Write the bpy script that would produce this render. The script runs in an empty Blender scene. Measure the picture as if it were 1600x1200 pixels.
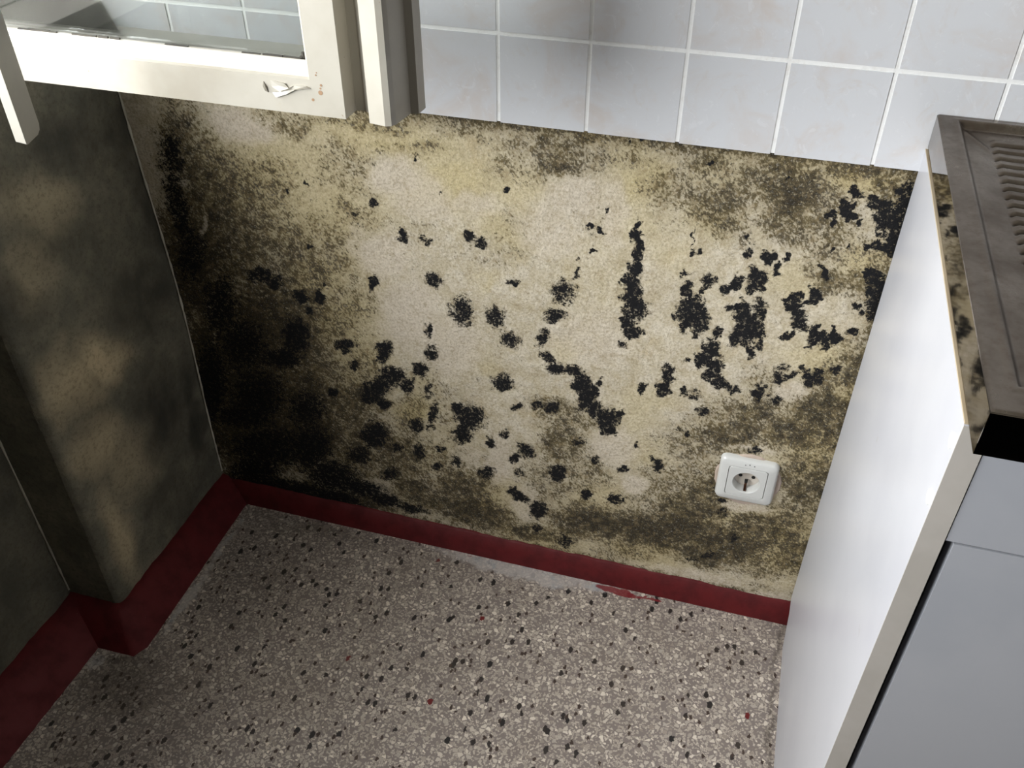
import bpy, bmesh, math, random
import numpy as np
from mathutils import Vector, Matrix
sc = bpy.context.scene
COL = sc.collection

# ---------------------------------------------------------------- camera, world, lights, exposure
cam = bpy.data.objects.new('camera', bpy.data.cameras.new('camera')); COL.objects.link(cam)
yaw, pitch, roll = -0.2851, 0.6728, -0.0004
f = Vector((math.sin(yaw)*math.cos(pitch), math.cos(yaw)*math.cos(pitch), -math.sin(pitch)))
r = Vector((math.cos(yaw), -math.sin(yaw), 0)); u = r.cross(f)
cr, sr = math.cos(roll), math.sin(roll)
r, u = cr*r + sr*u, cr*u - sr*r
M = Matrix(((r.x, u.x, -f.x, 0.8766), (r.y, u.y, -f.y, -1.0454), (r.z, u.z, -f.z, 1.2622), (0, 0, 0, 1)))
cam.matrix_world = M
cam.data.sensor_width = 36; cam.data.lens = 1431.65*36/1600; cam.data.clip_start = 0.02
sc.camera = cam

wd = bpy.data.worlds.new('room_ambient'); sc.world = wd; wd.use_nodes = True
bg = wd.node_tree.nodes['Background']; bg.inputs[0].default_value = (0.80, 0.88, 1.0, 1); bg.inputs[1].default_value = 0.003

def area(name, loc, target, sx, sy, power, color, spread=math.pi):
    l = bpy.data.lights.new(name, 'AREA'); l.shape = 'RECTANGLE'; l.size = sx; l.size_y = sy
    l.energy = power; l.color = color; l.spread = spread
    o = bpy.data.objects.new(name, l); COL.objects.link(o); o.location = loc
    o.rotation_euler = (Vector(target) - Vector(loc)).to_track_quat('-Z', 'Y').to_euler()
    return o
# daylight through the window in the left wall, and the dimmer glow of the rest of the room behind the camera
area('window_daylight', (-0.33, -1.02, 1.29), (0.9, -0.82, 1.1), 1.84, 0.70, 90, (0.96, 0.985, 1.0))
area('room_glow', (1.3, -2.6, 2.2), (0.9, 0.0, 0.5), 1.6, 1.0, 0.25, (1.0, 0.97, 0.93))
sc.view_settings.view_transform = 'Standard'; sc.view_settings.look = 'None'
sc.view_settings.exposure = 0.0; sc.view_settings.gamma = 1.0; sc.view_settings.use_curve_mapping = False

# ---------------------------------------------------------------- helpers
def S(r_, g, b):
    def c(v):
        v /= 255.0
        return v/12.92 if v <= .04045 else ((v+.055)/1.055)**2.4
    return (c(r_), c(g), c(b), 1.0)

class NT:
    def __init__(s, name):
        s.m = bpy.data.materials.new(name); s.m.use_nodes = True
        s.t = s.m.node_tree; s.t.nodes.clear()
        s.out = s.t.nodes.new('ShaderNodeOutputMaterial')
        s.co = s.t.nodes.new('ShaderNodeTexCoord').outputs['Object']
    def n(s, kind, **kw):
        nd = s.t.nodes.new('ShaderNode'+kind)
        for k, v in kw.items(): setattr(nd, k, v)
        return nd
    def put(s, sock, v):
        if isinstance(v, bpy.types.NodeSocket): s.t.links.new(v, sock)
        elif v is not None:
            if hasattr(sock.default_value, '__len__') and not hasattr(v, '__len__'): v = [v]*len(sock.default_value)
            sock.default_value = v
    def math(s, op, a, b=None, c=None, clamp=False):
        nd = s.n('Math', operation=op, use_clamp=clamp)
        s.put(nd.inputs[0], a); s.put(nd.inputs[1], b)
        if c is not None: s.put(nd.inputs[2], c)
        return nd.outputs[0]
    def noise(s, scale, detail=4, rough=.6, dist=0, vec=None, out='Fac'):
        nd = s.n('TexNoise'); s.put(nd.inputs['Vector'], vec or s.co)
        nd.inputs['Scale'].default_value = scale; nd.inputs['Detail'].default_value = detail
        nd.inputs['Roughness'].default_value = rough; nd.inputs['Distortion'].default_value = dist
        return nd.outputs[out]
    def voro(s, scale, feature='F1', vec=None, dist='EUCLIDEAN', rand=1.0):
        nd = s.n('TexVoronoi', feature=feature, voronoi_dimensions='2D')
        if feature != 'DISTANCE_TO_EDGE': nd.distance = dist
        s.put(nd.inputs['Vector'], vec or s.co); nd.inputs['Scale'].default_value = scale
        nd.inputs['Randomness'].default_value = rand
        return nd.outputs
    def step(s, v, a, b, lo=0, hi=1):
        nd = s.n('MapRange', interpolation_type='SMOOTHSTEP')
        s.put(nd.inputs[0], v); s.put(nd.inputs[1], a); s.put(nd.inputs[2], b); s.put(nd.inputs[3], lo); s.put(nd.inputs[4], hi)
        return nd.outputs[0]
    def mix(s, fac, a, b, mode='MIX'):
        nd = s.n('Mix', data_type='RGBA', blend_type=mode)
        s.put(nd.inputs[0], fac); s.put(nd.inputs[6], a); s.put(nd.inputs[7], b)
        return nd.outputs[2]
    def sep(s, v):
        nd = s.n('SeparateXYZ'); s.put(nd.inputs[0], v); return nd.outputs
    def attr(s, name):
        return s.n('Attribute', attribute_name=name).outputs
    def mapping(s, scale=(1,1,1), rot=(0,0,0), vec=None):
        nd = s.n('Mapping'); s.put(nd.inputs[0], vec or s.co)
        nd.inputs['Scale'].default_value = scale; nd.inputs['Rotation'].default_value = rot
        return nd.outputs[0]
    def vadd(s, a, b):
        nd = s.n('VectorMath', operation='ADD'); s.put(nd.inputs[0], a); s.put(nd.inputs[1], b); return nd.outputs[0]
    def vscale(s, a, k):
        nd = s.n('VectorMath', operation='SCALE'); s.put(nd.inputs[0], a); nd.inputs['Scale'].default_value = k; return nd.outputs[0]
    def bsdf(s, color, rough=.5, metal=0, bump=None, strength=.3, dist=.002, spec=.5, coat=0):
        p = s.n('BsdfPrincipled'); s.put(p.inputs['Base Color'], color); s.put(p.inputs['Roughness'], rough)
        s.put(p.inputs['Metallic'], metal); p.inputs['Specular IOR Level'].default_value = spec
        p.inputs['Coat Weight'].default_value = coat
        if bump is not None:
            b = s.n('Bump'); b.inputs['Strength'].default_value = strength; b.inputs['Distance'].default_value = dist
            s.put(b.inputs['Height'], bump); s.t.links.new(b.outputs[0], p.inputs['Normal'])
        s.t.links.new(p.outputs[0], s.out.inputs[0]); return p

def link(name, me, mat=None, parent=None, kind=None, smooth=False):
    o = bpy.data.objects.new(name, me); COL.objects.link(o)
    if mat: me.materials.append(mat)
    if parent: o.parent = parent
    if kind: o['kind'] = kind
    if smooth:
        me.polygons.foreach_set('use_smooth', [True]*len(me.polygons))
    return o
def from_bm(name, bm, mat=None, parent=None, kind=None, bevel=0, smooth=False, seg=2, auto=None):
    me = bpy.data.meshes.new(name)
    if bevel:
        bmesh.ops.bevel(bm, geom=[e for e in bm.edges if len(e.link_faces) == 2 and e.calc_face_angle(0) > .35], offset=bevel, segments=seg, affect='EDGES', profile=.5, clamp_overlap=True)
    bmesh.ops.recalc_face_normals(bm, faces=bm.faces)
    bm.to_mesh(me); bm.free()
    o = link(name, me, mat, parent, kind, smooth or auto is not None)
    if auto is not None: me.set_sharp_from_angle(angle=auto)
    return o
def bx(bm, x0, x1, y0, y1, z0, z1):
    vs = [bm.verts.new((x, y, z)) for x in (x0, x1) for y in (y0, y1) for z in (z0, z1)]
    for a in ((0,1,3,2),(4,6,7,5),(0,4,5,1),(2,3,7,6),(0,2,6,4),(1,5,7,3)): bm.faces.new([vs[i] for i in a])
    return vs
def box(name, x0, x1, y0, y1, z0, z1, mat, parent=None, kind=None, bevel=.001):
    bm = bmesh.new(); bx(bm, x0, x1, y0, y1, z0, z1); return from_bm(name, bm, mat, parent, kind, bevel)
def prism(bm, pts, z0, z1):
    a = [bm.verts.new((x, y, z0)) for x, y in pts]; b = [bm.verts.new((x, y, z1)) for x, y in pts]
    n = len(pts); bm.faces.new(a[::-1]); bm.faces.new(b)
    for i in range(n): bm.faces.new((a[i], a[(i+1) % n], b[(i+1) % n], b[i]))
def cyl(bm, c, axis, rad, h, n=32, r2=None):
    a = Vector(axis).normalized(); q = a.to_track_quat('Z', 'Y'); r2 = rad if r2 is None else r2
    lo = [bm.verts.new(Vector(c) + q @ Vector((rad*math.cos(2*math.pi*i/n), rad*math.sin(2*math.pi*i/n), 0))) for i in range(n)]
    hi = [bm.verts.new(Vector(c) + q @ Vector((r2*math.cos(2*math.pi*i/n), r2*math.sin(2*math.pi*i/n), h))) for i in range(n)]
    bm.faces.new(lo[::-1]); bm.faces.new(hi)
    for i in range(n): bm.faces.new((lo[i], lo[(i+1) % n], hi[(i+1) % n], hi[i]))
def empty(name, loc, label, cat, group=None):
    o = bpy.data.objects.new(name, None); COL.objects.link(o); o.location = loc
    o.empty_display_size = .05
    o['label'] = label; o['category'] = cat
    if group: o['group'] = group
    return o
def adopt(o, root):
    # keep world-space geometry while parenting to a root that stands at its own base
    o.parent = root; o.matrix_parent_inverse = Matrix.Translation(-root.location)
    return o

# ---- value noise and stain fields on fine grids (world millimetres -> attribute)
rng = np.random.RandomState(7)
def vnoise(X, Y, cell, seed):
    g = np.random.RandomState(seed).rand(128, 128)
    x = X/cell; y = Y/cell; xi = np.floor(x).astype(int); yi = np.floor(y).astype(int)
    fx = x-xi; fy = y-yi; fx = fx*fx*(3-2*fx); fy = fy*fy*(3-2*fy)
    a = g[xi % 128, yi % 128]; b = g[(xi+1) % 128, yi % 128]; c = g[xi % 128, (yi+1) % 128]; d = g[(xi+1) % 128, (yi+1) % 128]
    return (a*(1-fx)+b*fx)*(1-fy)+(c*(1-fx)+d*fx)*fy
def parse(t): return [tuple(map(float, s.split())) for s in t.split(';')]
def field(X, Z, blobs, inner, outer, warp=4.0, cell=11.0, seed=1, add=False):
    F = np.zeros_like(X)
    Xw = X + (vnoise(X, Z, cell, seed)-.5)*2*warp + (vnoise(X, Z, cell*.4, seed+1)-.5)*warp
    Zw = Z + (vnoise(X, Z, cell, seed+2)-.5)*2*warp + (vnoise(X, Z, cell*.4, seed+3)-.5)*warp
    for (cx, cz, a, b, ang, st) in blobs:
        c, s = math.cos(math.radians(ang)), math.sin(math.radians(ang))
        dx, dz = Xw-cx, Zw-cz
        d = np.sqrt(((dx*c+dz*s)/a)**2 + ((-dx*s+dz*c)/b)**2)
        t = np.clip((outer-d)/(outer-inner), 0, 1); t = t*t*(3-2*t)*st
        F = np.maximum(F, t) if not add else F + t*(1-F)
    return F
BLACK = parse("271 688 5.3 3.7 62 0.9;372 670 10.1 5.6 77 1;410 627 12.7 8.4 73 1;439 746 6.4 3.5 80 0.9;240 670 4.3 2.8 64 0.9;262 581 6.2 4.5 48 0.9;274 521 7.2 5.1 -143 0.9;357 537 17.9 8.7 71 1;451 561 16.4 14.0 148 0.8;509 638 9.5 7.8 57 0.9;525 630 13.2 9.5 164 0.72;563 716 5.6 4.3 77 1;675 680 5.7 5.0 71 0.8;690 676 8.4 2.8 143 0.8;695 709 5.4 3.3 90 0.8;570 577 12.8 5.9 -156 0.85;738 691 8.2 4.9 92 0.9;737 676 12.1 8.3 91 1.1;742 662 11.3 6.7 92 1;740 646 13.4 7.6 92 0.95;738 628 15.6 9.4 91 0.95;731 610 12.6 11.4 46 1;681 644 5.2 3.8 -163 0.7;494 514 29.4 21.4 87 0.74;546 513 23.3 18.5 90 0.68;567 477 18.8 16.8 147 0.68;644 577 10.5 8.0 79 1;644 572 24.8 21.0 66 0.6;634 530 21.7 12.3 -152 0.74;616 490 19.8 8.4 77 0.8;629 455 18.8 9.6 153 0.7;637 437 17.3 10.8 -175 0.95;665 442 13.3 10.7 145 1;677 418 19.7 15.1 76 1.05;687 398 30.0 14.2 77 1.1;700 374 20.2 13.5 84 1;719 360 26.1 20.7 88 0.85;724 339 13.5 11.2 63 1;738 370 15.0 7.7 90 1;707 427 10.7 5.7 89 0.8;555 393 20.8 16.5 50 0.82;501 311 35.8 27.3 55 0.76;486 272 26.2 16.9 74 0.95;481 322 17.0 12.2 67 0.9;438 305 25.7 9.5 77 0.8;431 350 19.3 8.3 75 0.65;440 426 15.8 11.7 62 0.9;420 390 18.2 13.6 56 1;441 470 16.8 8.1 81 0.75;739 592 30.3 15.6 92 1;746 567 21.2 18.8 68 0.88;738 539 15.1 12.3 80 1;744 524 13.5 12.0 58 1;734 502 8.0 7.0 63 0.6;766 430 10.7 8.3 82 0.9;801 465 20.5 9.8 87 0.95;797 437 16.4 11.8 88 0.95;798 424 8.8 7.8 49 0.9;634 362 14.4 10.7 74 0.9;609 363 14.8 9.8 -156 0.72;580 350 10.3 8.1 45 0.8;536 267 14.4 8.1 95 1;594 264 18.9 18.3 -136 0.75;574 242 13.6 10.2 65 0.85;558 292 10.9 8.4 47 0.85;676 300 17.7 8.1 -138 0.6;768 317 7.9 5.8 83 0.8;344 337 48.2 20.3 -143 0.84;371 365 31.4 21.4 -148 0.86;330 311 27.0 15.3 -156 0.85;352 303 16.2 11.6 47 1;398 353 22.2 14.6 70 0.74;365 418 20.2 14.9 47 1;359 398 11.6 8.6 49 1;298 414 21.4 12.9 -156 0.86;296 404 18.3 5.4 81 0.9;328 229 39.6 27.3 57 0.92;307 372 12.6 8.2 84 0.95;261 307 13.0 9.0 50 0.9;263 494 14.7 10.5 52 1;232 489 19.1 13.4 51 0.88;244 468 11.0 7.7 52 0.8;166 517 30.6 15.4 -162 0.8;190 507 19.1 13.3 49 0.85;211 412 46.7 27.6 67 0.85;177 360 55.7 27.4 -160 0.75;200 167 85.6 50.6 65 0.75;235 106 64.1 48.8 -158 0.85;114 145 116.9 62.9 -153 0.72;83 443 89.0 39.6 71 0.68;27 273 139.7 41.0 74 0.72;283 92 61.5 27.0 -175 0.9;331 76 36.8 20.3 -173 0.9;385 68 36.0 13.6 -177 0.85;109 372 89.4 53.8 61 0.66;207 257 65.8 42.9 57 0.66;112 263 101.8 64.6 54 0.68;50 609 123.7 25.8 90 0.62;64 703 49.3 19.2 81 0.66;53 532 75.2 32.0 70 0.64;83 213 84.8 41.6 -157 0.7;807 630 8.7 5.8 94 0.6;837 626 13.4 9.0 83 0.75;831 608 11.6 6.7 75 0.8;811 605 11.8 8.4 93 1;820 586 18.6 14.0 -164 1;819 568 22.7 20.2 80 0.95;813 548 12.6 10.3 87 0.95;833 554 16.6 11.9 93 0.85;837 574 10.2 8.4 89 0.95;797 561 8.3 4.3 94 0.7;830 536 8.4 5.2 94 0.75;858 616 11.6 7.3 96 0.9;871 628 13.8 8.9 50 1.05;872 635 7.6 6.4 95 1;891 645 13.1 9.5 98 0.95;902 636 18.9 7.9 99 0.95;892 624 13.4 6.4 98 0.9;870 590 8.2 5.9 -166 0.9;884 595 13.1 9.8 -166 1.05;907 599 11.8 9.7 96 0.75;891 577 16.6 15.9 -141 1.05;895 554 20.6 18.2 90 1;884 541 12.5 8.4 96 1;908 562 22.4 11.5 98 0.85;910 586 13.9 7.3 98 0.68;904 524 14.8 8.4 97 0.88;914 537 12.5 5.8 98 0.85;858 547 13.5 5.9 89 0.85;853 519 17.1 13.7 90 1;847 501 15.3 12.1 89 1;861 493 18.1 16.8 55 0.92;857 475 10.7 8.8 -157 1;871 467 13.5 10.5 90 0.9;881 460 12.9 8.6 146 0.75;894 454 8.9 7.8 -151 0.8;824 439 10.4 5.4 94 0.8;841 435 14.8 13.6 137 0.5;857 410 10.8 9.0 82 0.78;825 493 6.3 5.4 -152 0.8;760 525 6.4 3.6 92 0.7;943 619 9.4 8.6 -170 1;950 623 8.6 5.5 100 1.05;948 603 13.6 10.3 100 1.05;956 587 15.8 10.3 100 1.05;964 576 9.0 6.4 100 1;936 616 6.3 5.8 -168 0.8;970 627 13.3 10.0 102 1.15;962 615 9.5 3.8 -150 1;947 557 10.2 4.9 -141 1;955 564 6.7 3.9 -139 0.95;978 575 13.9 7.1 107 1.1;991 565 14.2 12.1 -168 1.05;1005 568 12.5 10.0 -169 1.05;980 556 8.1 7.2 99 1;998 553 9.5 6.1 -168 0.8;977 545 5.1 4.8 96 0.8;1024 581 7.9 6.2 104 1;1021 619 6.1 5.7 176 0.95;1028 610 5.8 4.5 105 0.9;1001 580 7.9 3.9 102 0.9;929 461 15.7 12.0 94 1;953 451 11.3 7.7 97 0.7;949 488 10.9 8.4 96 0.85;964 497 10.4 6.2 -143 0.85;949 507 14.1 8.0 -137 0.55;976 509 6.6 4.6 129 0.9;987 498 15.0 7.4 100 1.05;1000 499 15.0 8.2 100 0.78;999 512 6.5 6.3 -152 0.8;1018 518 7.2 6.3 -166 0.85;972 664 9.1 6.0 102 1.05;977 656 5.5 3.8 103 1;905 672 11.8 9.3 100 1.1;919 655 10.9 6.3 86 1.05;928 676 7.2 3.5 46 1;880 672 9.1 6.3 98 0.9;876 696 8.9 3.1 98 0.8;979 751 11.7 8.5 106 1.1;986 771 9.9 8.0 178 0.9;989 741 6.7 5.6 112 1;965 740 7.6 6.4 110 0.95;971 731 6.8 3.6 103 0.95;1001 737 5.9 4.2 107 0.9;993 704 6.1 4.3 105 0.95;976 696 3.5 2.9 107 0.8;989 755 5.0 4.2 113 0.9;1019 761 19.4 9.8 -173 0.95;1033 751 19.5 13.1 -175 1;1036 739 18.2 13.3 -177 0.88;1045 723 17.1 13.9 113 1.05;1036 709 18.5 8.6 -172 1.05;1045 699 7.9 7.0 120 1.05;1015 705 7.2 5.2 -174 1;1035 780 8.5 7.6 151 0.95;1005 766 8.4 6.5 -179 0.8;1022 736 16.8 7.0 104 0.8;1032 666 11.8 10.7 172 1.05;1043 651 18.4 11.7 105 0.95;1033 645 11.1 7.4 105 0.9;1043 623 28.3 11.9 103 0.76;1051 749 49.6 13.7 104 1;706 270 11.0 7.1 84 0.8;751 264 10.8 6.9 53 1;806 287 16.0 7.8 92 0.98;795 299 6.8 5.7 70 0.7;698 192 12.5 9.9 62 0.98;742 195 17.6 12.4 -150 0.88;759 198 7.3 4.1 88 0.8;907 239 8.7 6.9 170 0.75;647 226 22.0 15.5 77 1.05;615 132 22.7 16.0 72 1.1;584 155 19.3 12.7 169 1.05;568 163 12.6 8.6 73 1;614 86 10.3 7.5 67 0.95;666 71 24.6 18.6 61 0.6;583 212 13.9 10.3 66 0.65;406 270 20.2 14.4 59 0.8;407 212 22.7 15.9 61 0.72;439 189 13.2 9.4 60 0.85;474 206 13.9 8.7 74 0.75;526 196 20.0 15.0 53 0.86;430 272 10.2 7.4 -138 0.75;842 358 7.5 5.6 87 0.85;831 365 10.3 9.0 63 0.45;367 210 18.8 13.0 -140 0.7;349 145 28.0 19.0 -139 0.7;292 173 36.5 24.1 -142 0.72;448 231 10.4 7.6 -135 0.7;809 686 16.3 1.6 99 0.85;809 662 5.6 4.1 94 0.85;818 669 6.5 5.5 -165 0.6;445 623 12.3 6.6 141 0.6;472 695 3.8 2.7 -158 0.6;341 647 4.6 3.5 48 0.6;912 779 4.3 3.2 -175 0.8;819 784 4.5 4.1 -173 0.75;902 810 4.3 3.1 -176 0.8;934 811 3.5 2.3 -175 0.8;715 806 4.0 2.3 93 0.8;840 814 8.8 3.9 -173 0.6;732 808 4.0 3.8 75 0.7;746 808 4.0 3.8 80 0.7;661 603 12.4 5.2 75 0.55;664 629 5.9 4.3 84 0.6;940 351 12.7 8.7 -170 0.7;913 216 14.1 10.8 -150 0.5;902 110 22.6 11.1 -142 0.62;878 94 13.0 8.9 -151 0.6;941 165 16.5 9.7 55 0.55;123 47 147.7 31.2 -172 0.8;228 55 75.6 24.6 -177 0.85;76 79 77.9 44.0 -148 0.8")
SPECK = parse("620 774 77.0 34.6 172 0.55;637 754 50.0 24.1 -170 0.6;652 799 55.8 11.6 178 0.55;503 793 51.2 11.9 -177 0.42;361 781 90.8 14.1 -177 0.45;240 775 84.7 20.2 -179 0.5;701 784 63.1 16.7 179 0.35;841 726 51.9 46.3 96 0.62;799 746 42.6 38.8 91 0.45;817 791 52.6 21.0 -178 0.5;927 756 60.9 47.5 154 0.74;971 720 51.7 43.4 109 0.5;907 786 43.3 24.1 -173 0.66;983 796 56.2 26.2 176 0.62;1021 786 41.2 31.4 179 0.6;1040 678 53.6 36.0 106 0.5;986 650 36.9 30.1 105 0.64;1019 656 45.8 29.5 104 0.55;1057 576 49.4 30.4 104 0.6;1043 532 51.7 31.4 103 0.6;926 722 44.8 42.8 168 0.58;114 650 121.4 87.6 76 0.62;47 508 160.4 93.3 60 0.85;127 567 147.8 101.0 45 0.62;189 660 92.2 63.9 -147 0.48;218 537 138.2 97.8 -138 0.55;297 573 84.6 71.9 172 0.42;345 643 56.5 42.3 -177 0.42;163 408 170.5 115.7 46 0.85;79 227 225.3 143.9 45 1;78 339 146.3 93.5 51 0.95;185 193 135.8 89.1 -137 0.85;204 312 137.8 86.4 62 0.7;306 485 79.4 57.4 54 0.42;280 275 108.7 74.0 -140 0.64;294 191 130.1 89.2 -135 0.62;364 180 104.2 73.1 54 0.58;80 724 94.5 48.3 66 0.6;400 600 64.7 38.2 77 0.35;315 376 72.0 50.4 58 0.45;652 350 59.1 44.5 179 0.5;654 297 69.0 50.0 76 0.6;687 237 67.5 52.1 -141 0.45;625 191 79.2 60.6 62 0.4;479 150 73.1 58.7 -146 0.68;500 93 103.8 49.3 -176 0.78;593 81 101.3 36.2 -178 0.7;383 123 71.3 42.0 -172 0.66;458 205 76.3 53.2 -143 0.5;684 207 66.5 41.3 -155 0.4;725 129 117.4 46.4 -175 0.82;820 150 125.1 59.2 -167 0.88;864 215 91.5 54.8 -158 0.7;887 264 60.5 51.2 -139 0.68;914 142 110.0 59.9 -176 0.78;985 194 88.6 68.8 -150 0.66;909 375 82.2 48.1 -163 0.62;930 417 70.8 46.3 -163 0.62;987 394 78.6 58.8 -161 0.7;1019 450 67.3 58.2 96 0.72;1016 505 42.5 32.3 101 0.55;1022 302 102.5 53.9 99 0.62;1042 152 75.1 65.0 73 0.6;858 337 67.2 49.5 -156 0.45;838 264 80.4 52.6 -157 0.45;978 116 89.1 36.4 -176 0.5;772 81 64.1 32.1 -178 0.5;946 478 50.9 32.9 -165 0.3;782 221 53.5 40.3 -148 0.4;430 105 70.3 32.9 -176 0.7;106 29 158.1 54.3 -176 1;277 44 99.9 35.1 -177 0.8;534 622 58.7 47.6 -146 0.2;732 788 46.9 16.4 -172 0.3;570 759 43.4 34.1 -159 0.35;776 743 51.6 47.1 86 0.5;873 765 37.1 33.0 -177 0.55;335 719 67.9 55.3 -154 0.35;431 758 54.7 17.5 -171 0.35;424 664 39.6 28.1 -156 0.3;878 99 92.5 21.9 -179 0.45;1009 55 60.4 19.1 -179 0.3;561 637 62.3 51.9 61 0.22;673 701 51.5 44.6 -153 0.3;445 379 78.5 41.7 80 0.25;464 318 69.5 42.1 77 0.3;396 288 72.5 43.2 74 0.4;531 470 73.6 56.7 66 0.15;468 421 52.4 39.0 64 0.25")
YELLOW = parse("225 695 128.5 82.5 -157 0.8;396 767 151.7 36.0 179 0.9;482 720 100.4 45.2 -169 0.95;286 644 115.9 68.1 -161 0.8;338 580 72.4 54.4 51 0.7;570 723 53.6 43.8 -154 0.6;552 650 43.1 30.8 156 0.7;735 755 51.2 39.7 90 0.9;651 811 79.2 16.3 178 0.6;740 693 41.4 36.0 -159 0.5;303 460 81.1 58.1 55 0.8;317 389 82.2 52.1 68 0.7;397 302 43.4 31.3 -138 1;412 359 42.3 30.3 63 0.5;448 231 75.4 52.3 -144 0.4;271 535 71.3 50.6 -144 0.8;985 789 49.0 23.5 -179 1;1015 692 36.3 26.3 -174 0.8;912 795 42.9 23.8 -173 0.6;820 705 39.4 26.6 -170 0.6;786 654 41.3 28.1 -167 0.4;941 642 46.4 28.0 -170 0.5;648 471 24.7 23.0 123 0.7;530 428 25.1 20.4 151 0.5;767 390 53.5 32.4 45 0.5;994 532 41.5 40.2 93 0.7;1047 479 54.4 32.4 102 0.8;1017 377 72.1 60.4 93 0.8;1018 175 91.6 80.6 55 0.9;917 188 91.7 69.1 -150 0.6;628 51 101.5 40.2 -177 0.8;794 88 95.3 31.9 -179 0.8;536 135 62.7 42.5 -146 0.8;533 570 20.1 16.0 -146 0.6;711 186 66.5 41.9 -154 0.6;783 317 42.2 35.9 51 0.5;136 702 67.1 45.5 53 0.5;704 611 59.8 34.7 90 0.25;826 775 45.2 32.9 -172 0.5;370 104 53.4 29.6 -153 0.3;662 583 61.9 35.8 88 0.2")
PALE = parse("409 710 48.0 30.9 -162 1;444 687 53.4 39.8 177 0.8;379 586 53.8 39.5 -148 1;411 493 72.8 49.1 71 1;517 688 36.6 18.6 -168 0.7;341 601 32.9 19.3 74 0.6;656 717 42.7 35.3 -158 0.8;623 666 49.1 42.3 65 0.6;188 756 57.9 24.6 -178 1;470 446 69.1 53.6 -135 0.8;684 501 67.1 53.6 -152 0.6;548 228 74.3 21.3 81 0.8;493 221 37.2 26.3 -143 0.6;735 305 43.6 36.2 49 0.8;771 232 23.6 19.3 65 0.9;939 238 38.0 13.7 -177 1;939 357 36.0 9.9 -176 0.6;972 473 25.2 19.8 -163 0.8;706 706 54.0 16.5 93 0.7;334 109 28.3 23.7 -170 0.6;593 136 46.8 22.2 85 0.7;1022 42 50.4 16.0 -179 0.9;894 56 83.3 12.9 -179 0.6;87 582 34.9 6.3 75 1;47 603 14.1 6.1 171 0.8;53 360 55.0 6.1 81 0.7;69 658 12.0 7.5 -153 0.8;149 236 13.4 5.5 -161 0.7;147 581 34.4 6.3 77 0.3")
def grid_mesh(name, xs, zs, fn, hole=None):
    X, Z = np.meshgrid(xs, zs); P = fn(X, Z)
    nx, nz = len(xs), len(zs)
    me = bpy.data.meshes.new(name); me.vertices.add(nx*nz)
    me.vertices.foreach_set('co', P.reshape(-1, 3).astype(np.float32).ravel())
    i = np.arange((nx-1)*(nz-1)); r0 = i//(nx-1); c0 = i % (nx-1); a = r0*nx+c0
    if hole:
        cx = .5*(X.ravel()[a]+X.ravel()[a+nx+1]); cz = .5*(Z.ravel()[a]+Z.ravel()[a+nx+1])
        a = a[(cx-hole[0])**2+(cz-hole[1])**2 > hole[2]**2]; i = np.arange(len(a))
    q = np.stack([a, a+1, a+nx+1, a+nx], 1).ravel()
    me.loops.add(len(q)); me.polygons.add(len(i))
    me.loops.foreach_set('vertex_index', q); me.polygons.foreach_set('loop_start', i*4)
    me.update(calc_edges=True); me.validate()
    return me, X, Z
def set_attr(me, name, R, G, B):
    at = me.color_attributes.new(name, 'FLOAT_COLOR', 'POINT')
    a = np.stack([R.ravel(), G.ravel(), B.ravel(), np.ones(R.size)], 1).astype(np.float32)
    at.data.foreach_set('color', a.ravel())

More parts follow.
